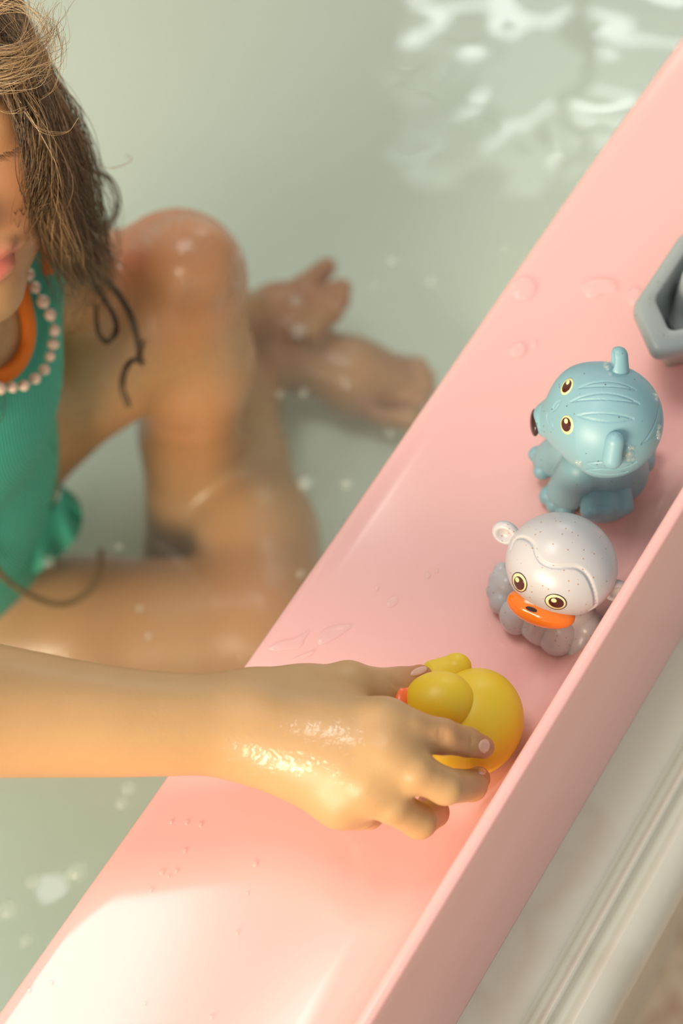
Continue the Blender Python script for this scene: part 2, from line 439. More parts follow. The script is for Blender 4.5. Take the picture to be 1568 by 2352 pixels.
# added, unseen light panel whose reflection makes the bright patch on the shelf
SKZ = 1.9
def panel_pt(px, py):
    r = ray(px, py); k = (H+SKZ)/(-r[2]); return np.array([r[0]*k, r[1]*k, SKZ])
e0, e1 = panel_pt(478, 2050), panel_pt(330, 2352)
ed = unit(e0-e1); en = np.array([-ed[1], ed[0], 0])
a_ = e0+ed*0.03; b_pt = e0-ed*0.75
panel = empty('added_light_panel_1', tuple(a_)); panel['kind'] = 'structure'
quad_plane('pane', [a_, a_+en*0.62, b_pt+en*0.62, b_pt], M['added_panel'], None, panel)
V, F = [], []
AX = (ed, en, np.array([0, 0, 1.0]))
def loc(p): return np.array([p@ed, p@en, p[2]])
la = loc(a_); lb = loc(b_pt)
for lo_, hi_ in (((la[0], la[1]-.04, SKZ-.01), (la[0]+.05, la[1]+.66, SKZ+.04)), ((lb[0]-.05, la[1]-.04, SKZ-.01), (lb[0], la[1]+.66, SKZ+.04)),
                 ((lb[0], la[1]-.05, SKZ-.01), (la[0], la[1], SKZ+.04)), ((lb[0], la[1]+.62, SKZ-.01), (la[0], la[1]+.67, SKZ+.04))):
    box(V, F, lo_, hi_, AX)
mesh_from('window_frame', V, F, M['frame'], panel, smooth=False)  # border of the added panel

# second added panel, shaped to mirror as a small patch by the inner edge
panel2 = empty('added_light_panel_2', tuple(panel_pt(882, 1208))); panel2['kind'] = 'structure'
P2 = [panel_pt(*p) for p in ((700, 1188), (882, 1208), (903, 1050), (720, 1030))]
quad_plane('pane', P2, M['added_panel'], None, panel2)
V, F = [], []
c2 = sum(P2)/4
for i in range(4):
    a, b = P2[i], P2[(i+1) % 4]; u = unit(b-a); n2 = np.cross(u, [0, 0, 1.0]); n2 = n2 if n2@(c2-a) < 0 else -n2
    box(V, F, (a@u-.02, a@n2, SKZ-.01), (b@u+.02, a@n2+.03, SKZ+.03), (u, n2, np.array([0, 0, 1.0])))
mesh_from('window_frame', V, F, M['frame'], panel2, smooth=False)  # border of the second added panel

# ------------------------------------------------------------------ bathtub, water, shelf
def rrect(q0, q1, s0, s1, r, n=8):
    P = []
    for cq, cs, a0 in ((q1-r, s1-r, 0), (q0+r, s1-r, 90), (q0+r, s0+r, 180), (q1-r, s0+r, 270)):
        for i in range(n+1):
            a = math.radians(a0+90*i/n); P.append((cq+r*math.cos(a), cs+r*math.sin(a)))
    return P
BQ0, BQ1, BS0, BS1 = Q0-0.86, Q0+0.02, -0.40, 1.75
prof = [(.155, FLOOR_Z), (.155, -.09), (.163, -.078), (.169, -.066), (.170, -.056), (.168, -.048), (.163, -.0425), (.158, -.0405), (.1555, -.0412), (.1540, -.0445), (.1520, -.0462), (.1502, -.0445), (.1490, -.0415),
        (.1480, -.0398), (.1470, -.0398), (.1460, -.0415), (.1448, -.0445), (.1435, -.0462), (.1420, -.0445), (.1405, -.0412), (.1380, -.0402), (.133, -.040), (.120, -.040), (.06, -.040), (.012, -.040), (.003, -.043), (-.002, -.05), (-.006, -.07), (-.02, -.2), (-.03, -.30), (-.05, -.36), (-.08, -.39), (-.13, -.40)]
def loft(pr, cap):
    V, F = [], []
    for o_, z in pr:
        for q, s in rrect(BQ0-o_, BQ1+o_, BS0-o_, BS1+o_, max(0.15+o_, 0.03)): V.append(qs(q, s, z))
    nl = len(V)//len(pr)
    for i in range(len(pr)-1):
        for j in range(nl): F.append((i*nl+j, i*nl+(j+1) % nl, (i+1)*nl+(j+1) % nl, (i+1)*nl+j))
    if cap: F.append(tuple((len(pr)-1)*nl+j for j in range(nl)))
    return V, F
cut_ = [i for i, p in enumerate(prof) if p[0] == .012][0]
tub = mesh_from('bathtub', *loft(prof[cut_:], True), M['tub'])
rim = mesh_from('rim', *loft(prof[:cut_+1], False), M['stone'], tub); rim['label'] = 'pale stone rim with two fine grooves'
tag(tub, 'white bathtub with moulded rim beside the pink shelf, filled with water', 'bathtub')

# rippled surface of the water and its body down to the bottom of the tub
G = 220
qq = np.linspace(BQ0+0.028, BQ1-0.028, G); ss = np.linspace(BS0+.03, 1.55, 2*G)
QQ, SS = np.meshgrid(qq, ss, indexing='ij')
X = QQ*NV[0]+SS*DV[0]; Y = QQ*NV[1]+SS*DV[1]
Z = WATER_Z+0.00013*np.sin(31*X+42*Y+1.2*np.sin(17*Y))+0.00009*np.sin(-66*X+87*Y+1.1*np.sin(31*X))+0.000045*np.sin(121*X+98*Y+1.6*np.sin(50*X))+0.000012*np.sin(20*X+260*Y)
cx, cy = Wz(60, 1990, WATER_Z)[:2]
rr = np.hypot(X-cx, Y-cy); Z += 0.0003*np.sin(rr*190)*np.exp(-rr*16)
V = np.stack([X, Y, Z], -1).reshape(-1, 3); W2 = 2*G
ij = np.arange(G-1)[:, None]*W2+np.arange(W2-1)[None]
F = np.stack([ij, ij+W2, ij+W2+1, ij+1], -1).reshape(-1, 4)
ring = np.concatenate([np.arange(G)*W2, (G-1)*W2+np.arange(1, W2), (np.arange(G-2, -1, -1))*W2+W2-1, np.arange(W2-2, 0, -1)])
nb0 = len(V); low = V[ring].copy(); low[:, 2] = -0.398
V = np.vstack([V, low]); R_ = len(ring); k_ = np.arange(R_)
side = np.stack([ring[k_], nb0+k_, nb0+(k_+1) % R_, ring[(k_+1) % R_]], -1)
Fl = [tuple(f) for f in F]+[tuple(f) for f in side]+[tuple(nb0+k_)]
water = mesh_from('bath_water', V, Fl, M['water'])
tag(water, 'slightly cloudy pale green bath water filling the tub', 'water', kind='stuff')

# pink shelf: one moulded profile run along the rim
sp = [(-.0005, -.040), (0, -.006), (.0006, -.0022), (.002, -.0006), (.005, 0), (.012, 0), (.04, 0), (.07, 0), (.094, .0001), (.101, .0008), (.1065, .0028), (.1110, .0068), (.1143, .0128), (.1164, .0205), (.1178, .030), (.1186, .0372), (.1191, .0388), (.1199, .0396),
      (.1216, .0398), (.1233, .0396), (.1240, .0390), (.1245, .0378), (.1250, .0350), (.1392, -.0392), (.1393, -.040), (.1350, -.040)]
svals = np.linspace(-0.45, 1.40, 75)
def bow(s):
    return -0.0045*math.exp(-((s-0.62)/0.22)**2)
V, F = [], []
for s in svals:
    for i, (q, z) in enumerate(sp):
        w = max(0.0, 1-max(q, 0)/0.08); V.append(qs(Q0+q+bow(s)*w, s, z))
k = len(sp)
for i in range(len(svals)-1):
    for j in range(k-1): F.append((i*k+j, (i+1)*k+j, (i+1)*k+j+1, i*k+j+1))
    F.append((i*k+k-1, (i+1)*k+k-1, (i+1)*k, i*k))
F.append(tuple(range(k))); F.append(tuple((len(svals)-1)*k+j for j in range(k))[::-1])
F = [f[::-1] for f in F]
shelf = mesh_from('bath_shelf', V, F, M['pink'])
tag(shelf, 'long pink plastic shelf with raised outer lip on the tub rim', 'bath shelf')

# ------------------------------------------------------------------ toy tiger
MMtoy = 0.0006
tiger = empty('toy_tiger', tuple(Wz(1375, 1130, 0)), 'blue plastic toy tiger with yellow rimmed eyes sitting on the pink shelf', 'bath toy')
th = Blob()
hc = Wz(1400, 965, 0.056)
Fx = unit([-1, -0.12, -0.15])
th.ell(hc, (0.0200, 0.0212, 0.0196), k=0.006)
sn = Wz(1262, 963, 0.0455)
th.cone(hc+Fx*0.004, sn, 0.0175, 0.0072, 0.014)
th.ell(Wz(1338, 908, 0.0600), (0.0105, 0.0110, 0.0110), k=0.010)
def px_path(blob, pts, n, closed=False):
    P = np.asarray(pts, float)
    if closed: P = np.vstack([P, P[:1]])
    Q = catmull(P, n); return blob.march(Q[:, 0], Q[:, 1])
def lens(a, b, h1, h2, n=9):
    """outline of a pointed stripe from a to b, bulging h1 above and h2 below"""
    a = np.array(a, float); b = np.array(b, float); d = b-a; nn = np.array([d[1], -d[0]])/np.linalg.norm(d)
    t = np.linspace(0, 1, n)
    return np.vstack([a+d*t[:, None]+nn*(h1*np.sin(math.pi*t)**0.8)[:, None], (b-d*t[:, None]-nn*(h2*np.sin(math.pi*t)**0.8)[:, None])])
base_head = Blob(); base_head.it = list(th.it)
for pl in (lens((1330, 891), (1459, 896), 17, -6), lens((1310, 923), (1467, 928), 22, -8), lens((1327, 955), (1453, 962), 9, 10),
           lens((1474, 1020), (1513, 930), -8, 22), lens((1349, 1064), (1460, 1062), 2, 16), lens((1345, 1080), (1440, 1084), 4, 8),
           lens((1268, 944), (1285, 922), 4, 3), lens((1256, 950), (1270, 985), 3, 6)):
    P = base_head.march(pl[:, 0], pl[:, 1])
    th.chain(P, [0.00035]*len(P), 0.0002, 's')
lo = hc-0.034; hi = hc+0.028
blob_obj('head', th, 0.00033, M['tiger'], tiger, lo=lo, hi=hi)
def ear(parent, base, tip, width, thick, axis, m, cup):
    """rounded ear: flat ellipsoid hollowed on the side it faces"""
    b = Blob(); c = (base+tip)/2; u = unit(tip-base); w = unit(axis-u*(axis@u)); t = np.cross(u, w)
    L = np.linalg.norm(tip-base)
    b.ell(c, (L*0.5+0.002, width, thick), np.array([u, w, t]), 0.002)
    b.ell(c+t*cup*thick*1.15+u*0.0005, (L*0.40, width*0.62, thick*0.75), np.array([u, w, t]), 0.0012, 's')
    return blob_obj('ear', b, 0.0004, m, parent)
e1b = base_head.march(1416, 852)[0]; e2b = base_head.march(1400, 1052)[0]
def tab_ear(a, b, ra, rb, hollow, m, parent):
    q = Blob(); q.cone(a, b, ra, rb, .002); c = (a+b)/2
    h = unit(hollow); u = unit(b-a); w = np.cross(h, u)
    q.ell(c+h*ra*.95+u*.0006, (np.linalg.norm(b-a)*.5+ra*.55, ra*.72, ra*.6), np.array([u, w, unit(np.cross(u, w))]), .0012, 's') if False else None
    q.it.append(('s', Blob().ell(c+h*ra*.95+u*.0006, (np.linalg.norm(b-a)*.5+ra*.5, ra*.72, ra*.62), np.array([u, w, unit(np.cross(u, w))])).it[0][1], np.asarray(c, np.float32), .01, .0012))
    return blob_obj('ear', q, 0.0004, m, parent)
ez1 = base_head.march(1420, 850)[0][2]; ez2 = base_head.march(1406, 1040)[0][2]
tab_ear(Wz(1420, 850, ez1-.001), Wz(1420, 817, ez1+.003), .0042, .0037, -RIGHT+np.array([0, 0, .2]), M['tiger'], tiger)
tab_ear(Wz(1406, 1054, ez2-.001), Wz(1412, 1014, ez2+.0055), .0040, .0039, RIGHT+np.array([0, .3, -.1]), M['tiger'], tiger)
tb = Blob()
bc = Wz(1375, 1120, 0.024)
tb.ell(Wz(1385, 1050, .028), (0.0135, 0.0120, 0.022), k=0.004)
tb.cone(Wz(1400, 1040, 0.030), Wz(1412, 1082, 0.0135), 0.012, 0.0140, 0.006)
for a, b, ra, rb in ((Wz(1338, 1075, .028), Wz(1302, 1126, .010), .0095, .0085), (Wz(1315, 1020, .028), Wz(1268, 1052, .011), .0090, .0078)):
    tb.cone(a, b, ra, rb, 0.002)
tb.plane((0, 0, 0), (0, 0, -1), 0.001)
blob_obj('body', tb, 0.0006, M['tiger'], tiger)
def paw(parent, c, r, toe_dir, up, n, m, flat=0.8, name='paw', toe_r=0.42):
    b = Blob(); f = unit(toe_dir); s_ = np.cross(unit(up), f)
    b.ell(c, (r, r*0.95, r*flat), np.array([f, s_, unit(np.cross(f, s_))]), 0.002)
    for i in range(n):
        o = (i-(n-1)/2)/max(n-1, 1)*2
        b.ell(c+f*r*(0.72-0.12*abs(o))+s_*r*0.58*o, (r*toe_r*1.25, r*toe_r, r*toe_r*1.35), np.array([f, s_, unit(np.cross(f, s_))]), 0.0008)
    b.plane((0, 0, 0.0), (0, 0, -1), 0.0008)
    return blob_obj(name, b, 0.0005, m, parent)
paw(tiger, Wz(1298, 1132, 0.0065), 0.0085, np.array([-.7, -.7, -.3]), np.array([0, 0, 1.0]), 3, M['tiger'])
paw(tiger, Wz(1264, 1056, 0.0085), 0.0076, np.array([-1, -.2, -.2]), np.array([0, 0, 1.0]), 2, M['tiger'])
hf = Blob()
fc = Wz(1388, 1150, 0.0108)
fx_, fy_, fz_ = unit([0.15, -1, -0.1]), unit([1, .15, 0]), np.array([0, 0, 1.0])
hf.ell(fc, (0.0105, 0.0105, 0.0102), np.array([fx_, fy_, fz_]), 0.002)
for i, o in enumerate((-1, 0, 1)):
    hf.cone(fc+fy_*0.0062*o+np.array([0, .002, .009]), fc+fy_*0.0070*o+np.array([0.0, -.0065, .0045]), 0.0036, 0.0042, 0.0010)
hf.plane(fc+fx_*0.0095, fx_-np.array([0, 0, .25]), 0.0025)
hf.plane((0, 0, 0), (0, 0, -1), 0.001)
hb = Blob(); hb.it = list(hf.it)
el = np.array([(1345+34*(1+math.cos(a)), 1176+13*math.sin(a)+5*math.cos(a)) for a in np.linspace(0, 2*math.pi, 20)])
P = hb.march(el[:, 0], el[:, 1]); hf.chain(P, [0.0003]*len(P), 0.0004, 's')
blob_obj('hind_foot', hf, 0.0005, M['tiger'], tiger)
tl = Blob(); tl.chain([Wz(1440, 1090, .012), Wz(1475, 1060, .010), Wz(1488, 1010, .012)], [.005, .0045, .004], .003)
blob_obj('tail', tl, 0.0006, M['tiger'], tiger)
def eye(parent, blob, c, rx, ry, ang, hl, outline=False):
    if outline:
        o = decal('eye', blob, c, rx+2.0, ry+2.0, ang, 0.00012, M['eye_line'], parent)
        o['label'] = 'eye with thin dark outline'
    o2 = decal('eye', blob, c, rx, ry, ang, 0.00018, M['eye_ring'], parent) if not outline else decal('iris', blob, c, rx, ry, ang, 0.0002, M['eye_ring'], o)
    root = o if outline else o2
    decal('pupil', blob, (c[0]+hl[2], c[1]+hl[3]), rx*0.74, ry*0.74, ang, 0.00032, M['eye_dark'], root)
    decal('highlight', blob, (c[0]+hl[0], c[1]+hl[1]), rx*0.28, ry*0.28, ang, 0.00045, M['eye_ring'], root, rings=3, seg=14)
eye(tiger, base_head, (1302, 888), 11.5, 21, 30, (3, -9, 0, 0))
eye(tiger, base_head, (1302, 976), 14.5, 22, -6, (-1, -9, -1, -1))
no = Blob(); no.ell(sn+Fx*.0060+np.array([0, 0, -.0004]), (0.0020, 0.0060, 0.0048), k=.001)
blob_obj('nose', no, 0.0004, M['nose'], tiger)['label'] = 'dark brown nose'

# ------------------------------------------------------------------ toy monkey
monkey = empty('toy_monkey', tuple(Wz(1275, 1440, 0)), 'pale grey speckled toy monkey with orange muzzle beside the shelf lip', 'bath toy')
mh = Blob()
mc = Wz(1289, 1296, 0.0375)
mf = unit([-0.42, -0.90, -0.05]); ms = unit(np.cross([0, 0, 1.0], mf)); mu_ = np.cross(mf, ms)
mh.ell(mc, (0.0205, 0.0220, 0.0190), np.array([mf, ms, mu_]), 0.003)
mh0 = Blob(); mh0.it = list(mh.it)
brow = np.array([(1172, 1262), (1180, 1240), (1197, 1234), (1213, 1240), (1225, 1253), (1231, 1275), (1243, 1291), (1262, 1301), (1284, 1303), (1305, 1302), (1325, 1304), (1345, 1318), (1358, 1341), (1366, 1368), (1366, 1392), (1352, 1402)], float)
P = px_path(mh0, brow, 44); mh.chain(P, [0.0005]*len(P), 0.0008, 's')
blob_obj('head', mh, 0.0004, M['monkey'], monkey, lo=mc-0.026, hi=mc+0.026)
def round_ear(c, r, n, m, parent):
    b = Blob(); n = unit(n); w = unit(np.cross(n, [0.1, 0.2, 1])); u = np.cross(w, n); A = np.array([w, u, n])
    b.ell(c, (r*1.08, r, r*0.62), A, 0.002)
    b.ell(c+n*r*0.55, (r*0.62, r*0.56, r*0.5), A, 0.0016, 's')
    return blob_obj('ear', b, 0.0004, m, parent)
round_ear(Wz(1161, 1224, 0.040), 0.0052, unit([-.35, -.75, .35]), M['monkey'], monkey)
round_ear(Wz(1414, 1356, 0.030), 0.0048, unit([.1, -.85, .35]), M['monkey'], monkey)
mz = Blob(); mzc = Wz(1242, 1398, 0.0300)
md = unit(Wz(1318, 1422, .03)-Wz(1172, 1372, .03)); mn = unit(np.cross(md, [0, 0, 1.0])); mz.ell(mzc, (0.0138, 0.0072, 0.0060), np.array([md, mn, np.cross(md, mn)]), .002)
blob_obj('muzzle', mz, 0.0004, M['muzzle'], monkey)['label'] = 'orange muzzle'
decal('mouth', mz, (1220, 1399.5), 13.5, 5, 20, 0.0003, M['nose'], monkey)['label'] = 'small dark brown mouth'
eye(monkey, mh0, (1193, 1337), 14.5, 22, -22, (-4, -6, 0, 2), True)
eye(monkey, mh0, (1276, 1382), 24, 15.5, 15, (-4, -4, 1, 1), True)
mb = Blob()
mb.ell(Wz(1285, 1375, 0.014), (0.0140, 0.0125, 0.018), k=.004)
mb.plane((0, 0, 0), (0, 0, -1), 0.001)
blob_obj('body', mb, 0.0006, M['monkey'], monkey)
def lobes(name, pts, k=0.0012, h=0.0005):
    b = Blob()
    for px, py, z, r in pts: b.ell(Wz(px, py, z), (r, r, r*1.05), k=k)
    b.plane((0, 0, 0), (0, 0, -1), 0.0008)
    return blob_obj(name, b, h, M['monkey'], monkey)
lobes('hand', [(1152, 1310, .0095, .0034), (1145, 1332, .0085, .0042), (1142, 1358, .0070, .0046), (1152, 1382, .006, .0052), (1166, 1345, .0095, .0062)])
lobes('foot', [(1185, 1412, .0085, .0068), (1186, 1425, .0065, .0058), (1206, 1400, .011, .0068)])
lobes('foot', [(1232, 1440, .0085, .0062), (1222, 1436, .0060, .0055), (1242, 1454, .006, .0052), (1240, 1420, .012, .007)])
lobes('foot', [(1282, 1462, .0075, .0078), (1290, 1440, .012, .0078), (1272, 1466, .006, .006)])
lobes('leg', [(1315, 1440, .0120, .0066), (1325, 1410, .016, .0075)])
lobes('hand', [(1338, 1468, .0090, .0064), (1350, 1440, .0130, .0070), (1328, 1490, .0055, .0050), (1346, 1492, .004, .0048), (1358, 1470, .006, .0056)])

# ------------------------------------------------------------------ toy duck
duck = empty('toy_duck', tuple(Wz(1085, 1690, 0)), 'yellow rubber toy duck held under the fingers', 'bath toy')
db = Blob()
dcen = Wz(1082, 1664, 0.0185)
db.ell(dcen, (0.0180, 0.0190, 0.0185), k=.004)
db.ell(Wz(1105, 1640, 0.020), (0.0145, 0.0165, 0.0155), k=.008)
db.ell(Wz(1040, 1690, 0.014), (0.0165, 0.0145, 0.0135), k=.008)
db.plane((0, 0, 0.0003), (0, 0, -1), 0.002)
blob_obj('body', db, 0.0006, M['duck'], duck)
dh = Blob(); dh.ell(Wz(1016, 1610, 0.0345), (0.0120, 0.0112, 0.0108), k=.004); dh.ell(Wz(982, 1611, 0.0335), (0.0082, 0.0082, 0.0072), k=.006)
blob_obj('head', dh, 0.0005, M['duck'], duck)
dw = Blob(); dw.cone(Wz(1010, 1560, .022), Wz(1046, 1536, .024), .0085, .0060, .004); dw.ell(Wz(1052, 1526, .025), (.0036, .0028, .0030), k=.003)
blob_obj('wing', dw, 0.0005, M['duck'], duck)
dk = Blob(); dk.ell(Wz(933, 1603, .0350), (.0052, .0052, .0028), k=.001); dk.ell(Wz(918, 1604, .0365), (.0022, .0044, .0020), k=.002); dk.ell(Wz(930, 1607, .0315), (.0042, .0048, .0020), k=.001)
blob_obj('beak', dk, 0.0004, M['beak'], duck)['label'] = 'orange beak'

# ------------------------------------------------------------------ toy boat
BZ = 0.036
tip = Wz(1502, 812, BZ); lc = Wz(1452, 700, BZ)
boat = empty('toy_boat', (float(tip[0]+DV[0]*.05), float(tip[1]+DV[1]*.05), 0), 'grey speckled plastic toy boat with hollow hull at the shelf edge', 'bath toy')
dl = lc-tip; bl_s = float(dl@DV); bl_q = -float(dl@NV)
def hull_loop(inset, length, z, r=0.004, n=6):
    w = bl_q-inset; s1 = bl_s+inset*0.1; s0 = inset*1.3
    pts = [(0, s0), (w, s1), (w, length-0.02), (w*0.55, length-inset), (-w*0.55, length-inset), (-w, length-0.02), (-w, s1)]
    out = []; m = len(pts)
    for i in range(m):
        a, b, c = (np.array(pts[(i+k) % m], float) for k in (-1, 0, 1))
        u = unit(a-b)*r; v = unit(c-b)*r
        for t in np.linspace(0, 1, n): out.append((1-t)**2*(b+u)+2*t*(1-t)*b+t*t*(b+v))
    return [tip*np.array([1, 1, 0])+NV*q+DV*s+np.array([0, 0, z]) for q, s in out]
def hull_low(inset, length, z):
    kq = 1-inset/bl_q; ks = 1-inset*2.2/(length/2)
    base = hull_loop(0, length, z, .0045); o = tip*np.array([1, 1, 0])+DV*length/2+np.array([0, 0, z])
    return [o+NV*((p-o)@NV)*kq+DV*((p-o)@DV)*ks for p in base]
LB = 0.085
levels = [(.0110, 0.0), (.0100, 0.0006), (.0080, .010), (.0060, .020), (.0040, .0285), (.0012, .0290), (.0003, .0298), (0, .031), (0, .034), (.0006, .0354), (.0016, .036), (.0056, .036), (.0064, .0355), (.0068, .034), (.0085, .020), (.0105, .009), (.0125, .008)]
V, F = [], []
for k_l, (ins, z) in enumerate(levels): V += hull_low(ins, LB, z)
nl = len(V)//len(levels)
for i in range(len(levels)-1):
    for j in range(nl): F.append((i*nl+j, i*nl+(j+1) % nl, (i+1)*nl+(j+1) % nl, (i+1)*nl+j))
F.append(tuple(range(nl))[::-1]); F.append(tuple((len(levels)-1)*nl+j for j in range(nl)))
F = [f[::-1] for f in F]
mesh_from('hull', V, F, M['boat'], boat)
def lathe(name, c, prof, m, parent, seg=40):
    V, F = [], []
    for r, z in prof:
        for j in range(seg):
            a = 2*math.pi*j/seg; V.append((c[0]+r*math.cos(a), c[1]+r*math.sin(a), c[2]+z))
    for i in range(len(prof)-1):
        for j in range(seg): F.append((i*seg+j, i*seg+(j+1) % seg, (i+1)*seg+(j+1) % seg, (i+1)*seg+j))
    F.append(tuple(range(seg))[::-1]); F.append(tuple((len(prof)-1)*seg+j for j in range(seg)))
    return mesh_from(name, V, F, m, parent)
fcx = Wz(1590, 720, 0.012)
lathe('funnel', (fcx[0], fcx[1], 0.008), [(.0115, 0), (.0115, .004), (.0098, .0045), (.0092, .012), (.0085, .022), (.0082, .028), (.0075, .0295), (.0062, .0295), (.0058, .028), (.0055, .02)], M['boat_in'], boat)

# ------------------------------------------------------------------ person
person = None
arm = Blob()
A0 = Wz(-420, 1588, .085); A1 = Wz(0, 1634, .064); A2 = Wz(300, 1660, .056); A3 = Wz(560, 1664, .050)
fa_ = catmull([np.append(p, r) for p, r in zip((A0, A1, A2, A3), (.0310, .0238, .0197, .0180))], 40)
arm.chain(fa_[:, :3], fa_[:, 3], .00001)
wr = [Wz(560, 1634, .049), Wz(560, 1656, .051), Wz(560, 1682, .050), Wz(560, 1704, .046)]
mcp = [Wz(884, 1662, .0600), Wz(890, 1732, .0605), Wz(842, 1800, .0540), Wz(783, 1842, .0450)]
for w, m_, rw_, rm in zip(wr, mcp, (.0125, .0130, .0125, .0110), (.0080, .0088, .0086, .0082)):
    arm.cone(w, m_, rw_, rm, .010)
# ball of the thumb and web
arm.cone(Wz(625, 1622, .045), Wz(800, 1582, .040), .0125, .0098, .010)
arm.cone(Wz(700, 1606, .047), Wz(820, 1640, .048), .0105, .0060, .010)
arm.cone(Wz(640, 1690, .040), Wz(760, 1800, .036), .0125, .0110, .010)
thumb = [Wz(800, 1582, .040), Wz(858, 1588, .0345), Wz(912, 1580, .0305), Wz(964, 1557, .0280)]
arm.chain(thumb, [.0098, .0082, .0072, .0052], .004)
ind = [mcp[0], Wz(945, 1680, .0605), Wz(1016, 1692, .0570), Wz(1072, 1704, .0480), Wz(1108, 1716, .0415)]
arm.chain(ind, [.0082, .0074, .0064, .0054, .0044], .007, kj=.0015)
mid = [mcp[1], Wz(955, 1772, .0600), Wz(1022, 1806, .0530), Wz(1082, 1804, .0345), Wz(1098, 1788, .0245)]
arm.chain(mid, [.0086, .0070, .0066, .0058, .0046], .007, kj=.0015)
rin = [mcp[2], Wz(900, 1850, .0500), Wz(962, 1886, .0390), Wz(996, 1866, .0200), Wz(985, 1846, .0110)]
arm.chain(rin, [.0090, .0066, .0064, .0056, .0046], .007, kj=.0015)
pin = [mcp[3], Wz(826, 1862, .0380), Wz(846, 1868, .0260), Wz(826, 1858, .0140), Wz(800, 1846, .0110)]
arm.chain(pin, [.0086, .0066, .0058, .0050, .0042], .007, kj=.0015)
# extensor tendon and wrist folds
arm0 = Blob(); arm0.it = list(arm.it)
for pl, r in (([(1010, 1676), (1008, 1691), (1011, 1704)], .0003), ([(1020, 1678), (1021, 1692), (1019, 1706)], .0003),
              ([(1080, 1690), (1083, 1704), (1078, 1718)], .0003), ([(893, 1560), (905, 1573), (920, 1585)], .0004), ([(903, 1556), (914, 1570), (926, 1580)], .0004)):
    P = px_path(arm0, pl, 8); arm.chain(P+np.array([0, 0, 0.0001]), [r]*len(P), .0008, 's')
ab = [(c, r) for op, f, c, r, k in arm.it if op == 'u']
lo = np.min([c-r for c, r in ab], 0)-.004; hi = np.max([c+r for c, r in ab], 0)+.004
lo[0] = Wz(-140, 1640, .06)[0]; lo[2] = 0.0003; hi[2] = .09
VA, FA = nets(arm, lo, hi, 0.0007)
# ease the forearm into one smooth taper
ea = np.concatenate([FA[:, [0, 1]], FA[:, [1, 2]], FA[:, [2, 3]], FA[:, [3, 0]]]); nv_ = len(VA)
deg = np.bincount(ea[:, 0], minlength=nv_)+np.bincount(ea[:, 1], minlength=nv_)
for it_ in range(90):
    w_ = np.clip((620-proj(VA)[:, 0])/120, 0, 1) if it_ > 2 else np.full(nv_, .8)
    av = np.stack([np.bincount(ea[:, 0], VA[ea[:, 1], k], nv_)+np.bincount(ea[:, 1], VA[ea[:, 0], k], nv_) for k in range(3)], -1)/np.maximum(deg, 1)[:, None]
    VA = VA+(av-VA)*(w_*.6)[:, None]

body = Blob()
# torso
T = [Wd(-310, 620, .95), Wd(-262, 830, .97), Wd(-240, 1020, 1.08), Wd(-190, 1230, 1.20)]
torso = Blob(); torso.chain(T, [.074, .076, .078, .083], .03)
torso.ell(Wd(-40, 600, .955), (.032, .03, .03), k=.03)
body.it += torso.it
# head
Uh = unit([-0.27, 0.26, 0.93]); F0 = unit(np.array([0, -1, 0])-Uh*(np.array([0, -1, 0])@Uh)); Lh0 = np.cross(Uh, F0)
th_ = math.radians(24); Fh = F0*math.cos(th_)+Lh0*math.sin(th_); Lh = np.cross(Uh, Fh)
eyeL = Wd(-26, 292, .785)
hcn = eyeL-Lh*0.029-Fh*0.066
def hd(l, u, f): return hcn+Lh*l+Uh*u+Fh*f
HA = np.array([Lh, Uh, Fh])
body.ell(hd(-.018, .022, -.008), (.050, .080, .080), HA, .01)
body.ell(hd(0, -.028, .026), (.050, .052, .050), HA, .03)
body.cone(hd(0, -.055, .045), hd(0, -.070, .060), .026, .015, .02)
for sgn in (-1, 1):
    body.ell(hd(.031*sgn, -.026, .046), (.0235, .027, .025), HA, .02)
    body.ell(hd(.029*sgn, 0, .062), (.0135, .0095, .0095), HA, .008)
body.cone(hd(0, .004, .070), hd(0, -.026, .086), .0065, .0085, .01)
body.cone(hd(-.020, -.0475, .070), hd(.020, -.0475, .070), .0045, .0045, .004)
body.ell(hd(0, -.0455, .0765), (.020, .0052, .007), HA, .003)
body.ell(hd(0, -.0545, .0750), (.017, .0058, .007), HA, .002)
body.cone(hd(0, -.06, -.015), T[0]+np.array([0.02, 0.01, .05]), .036, .040, .02)
# right upper arm to the shoulder, left arm behind the knee
body.chain([T[0]+np.array([-.01, -.06, .05]), Wz(-520, 1570, .088), Wz(-330, 1598, .079), Wz(-80, 1626, .066)], [.036, .032, .0290, .0225], .015)
body.chain([Wd(40, 610, 1.0), Wd(180, 640, 1.10), Wd(430, 700, 1.24), Wz(592, 735, -.335)], [.034, .030, .024, .0165], .012)
# left hand, palm up under water
pc = Wz(640, 712, -.335)
body.ell(pc, (.0215, .0215, .014), k=.010)
for a, b, ra, rb in (((665, 690), (702, 655), .011, .0085), ((702, 655), (750, 614), .0085, .0068), ((672, 705), (728, 690), .0095, .0085), ((728, 690), (783, 664), .0085, .0072), ((678, 722), (735, 712), .009, .0085), ((735, 712), (781, 690), .0085, .0072), ((672, 740), (730, 738), .009, .0082), ((730, 738), (766, 718), .0082, .007), ((660, 755), (715, 762), .008, .007)):
    body.cone(Wz(*a, -.335), Wz(*b, -.325), ra, rb, .004)
# left leg: raised knee
KL = Wd(408, 640, 1.085)
body.chain([Wd(-40, 1010, 1.17), Wd(210, 800, 1.13), KL], [.050, .044, .0345], .015)
body.chain([KL, Wd(438, 830, 1.155), Wd(440, 1000, 1.215), Wz(428, 1275, -.378)], [.0360, .0350, .0300, .0255], .012)
body.ell(Wd(440, 600, 1.045), (.024, .022, .022), k=.02)
body.cone(Wz(428, 1275, -.375), Wz(520, 1340, -.385), .024, .018, .01)
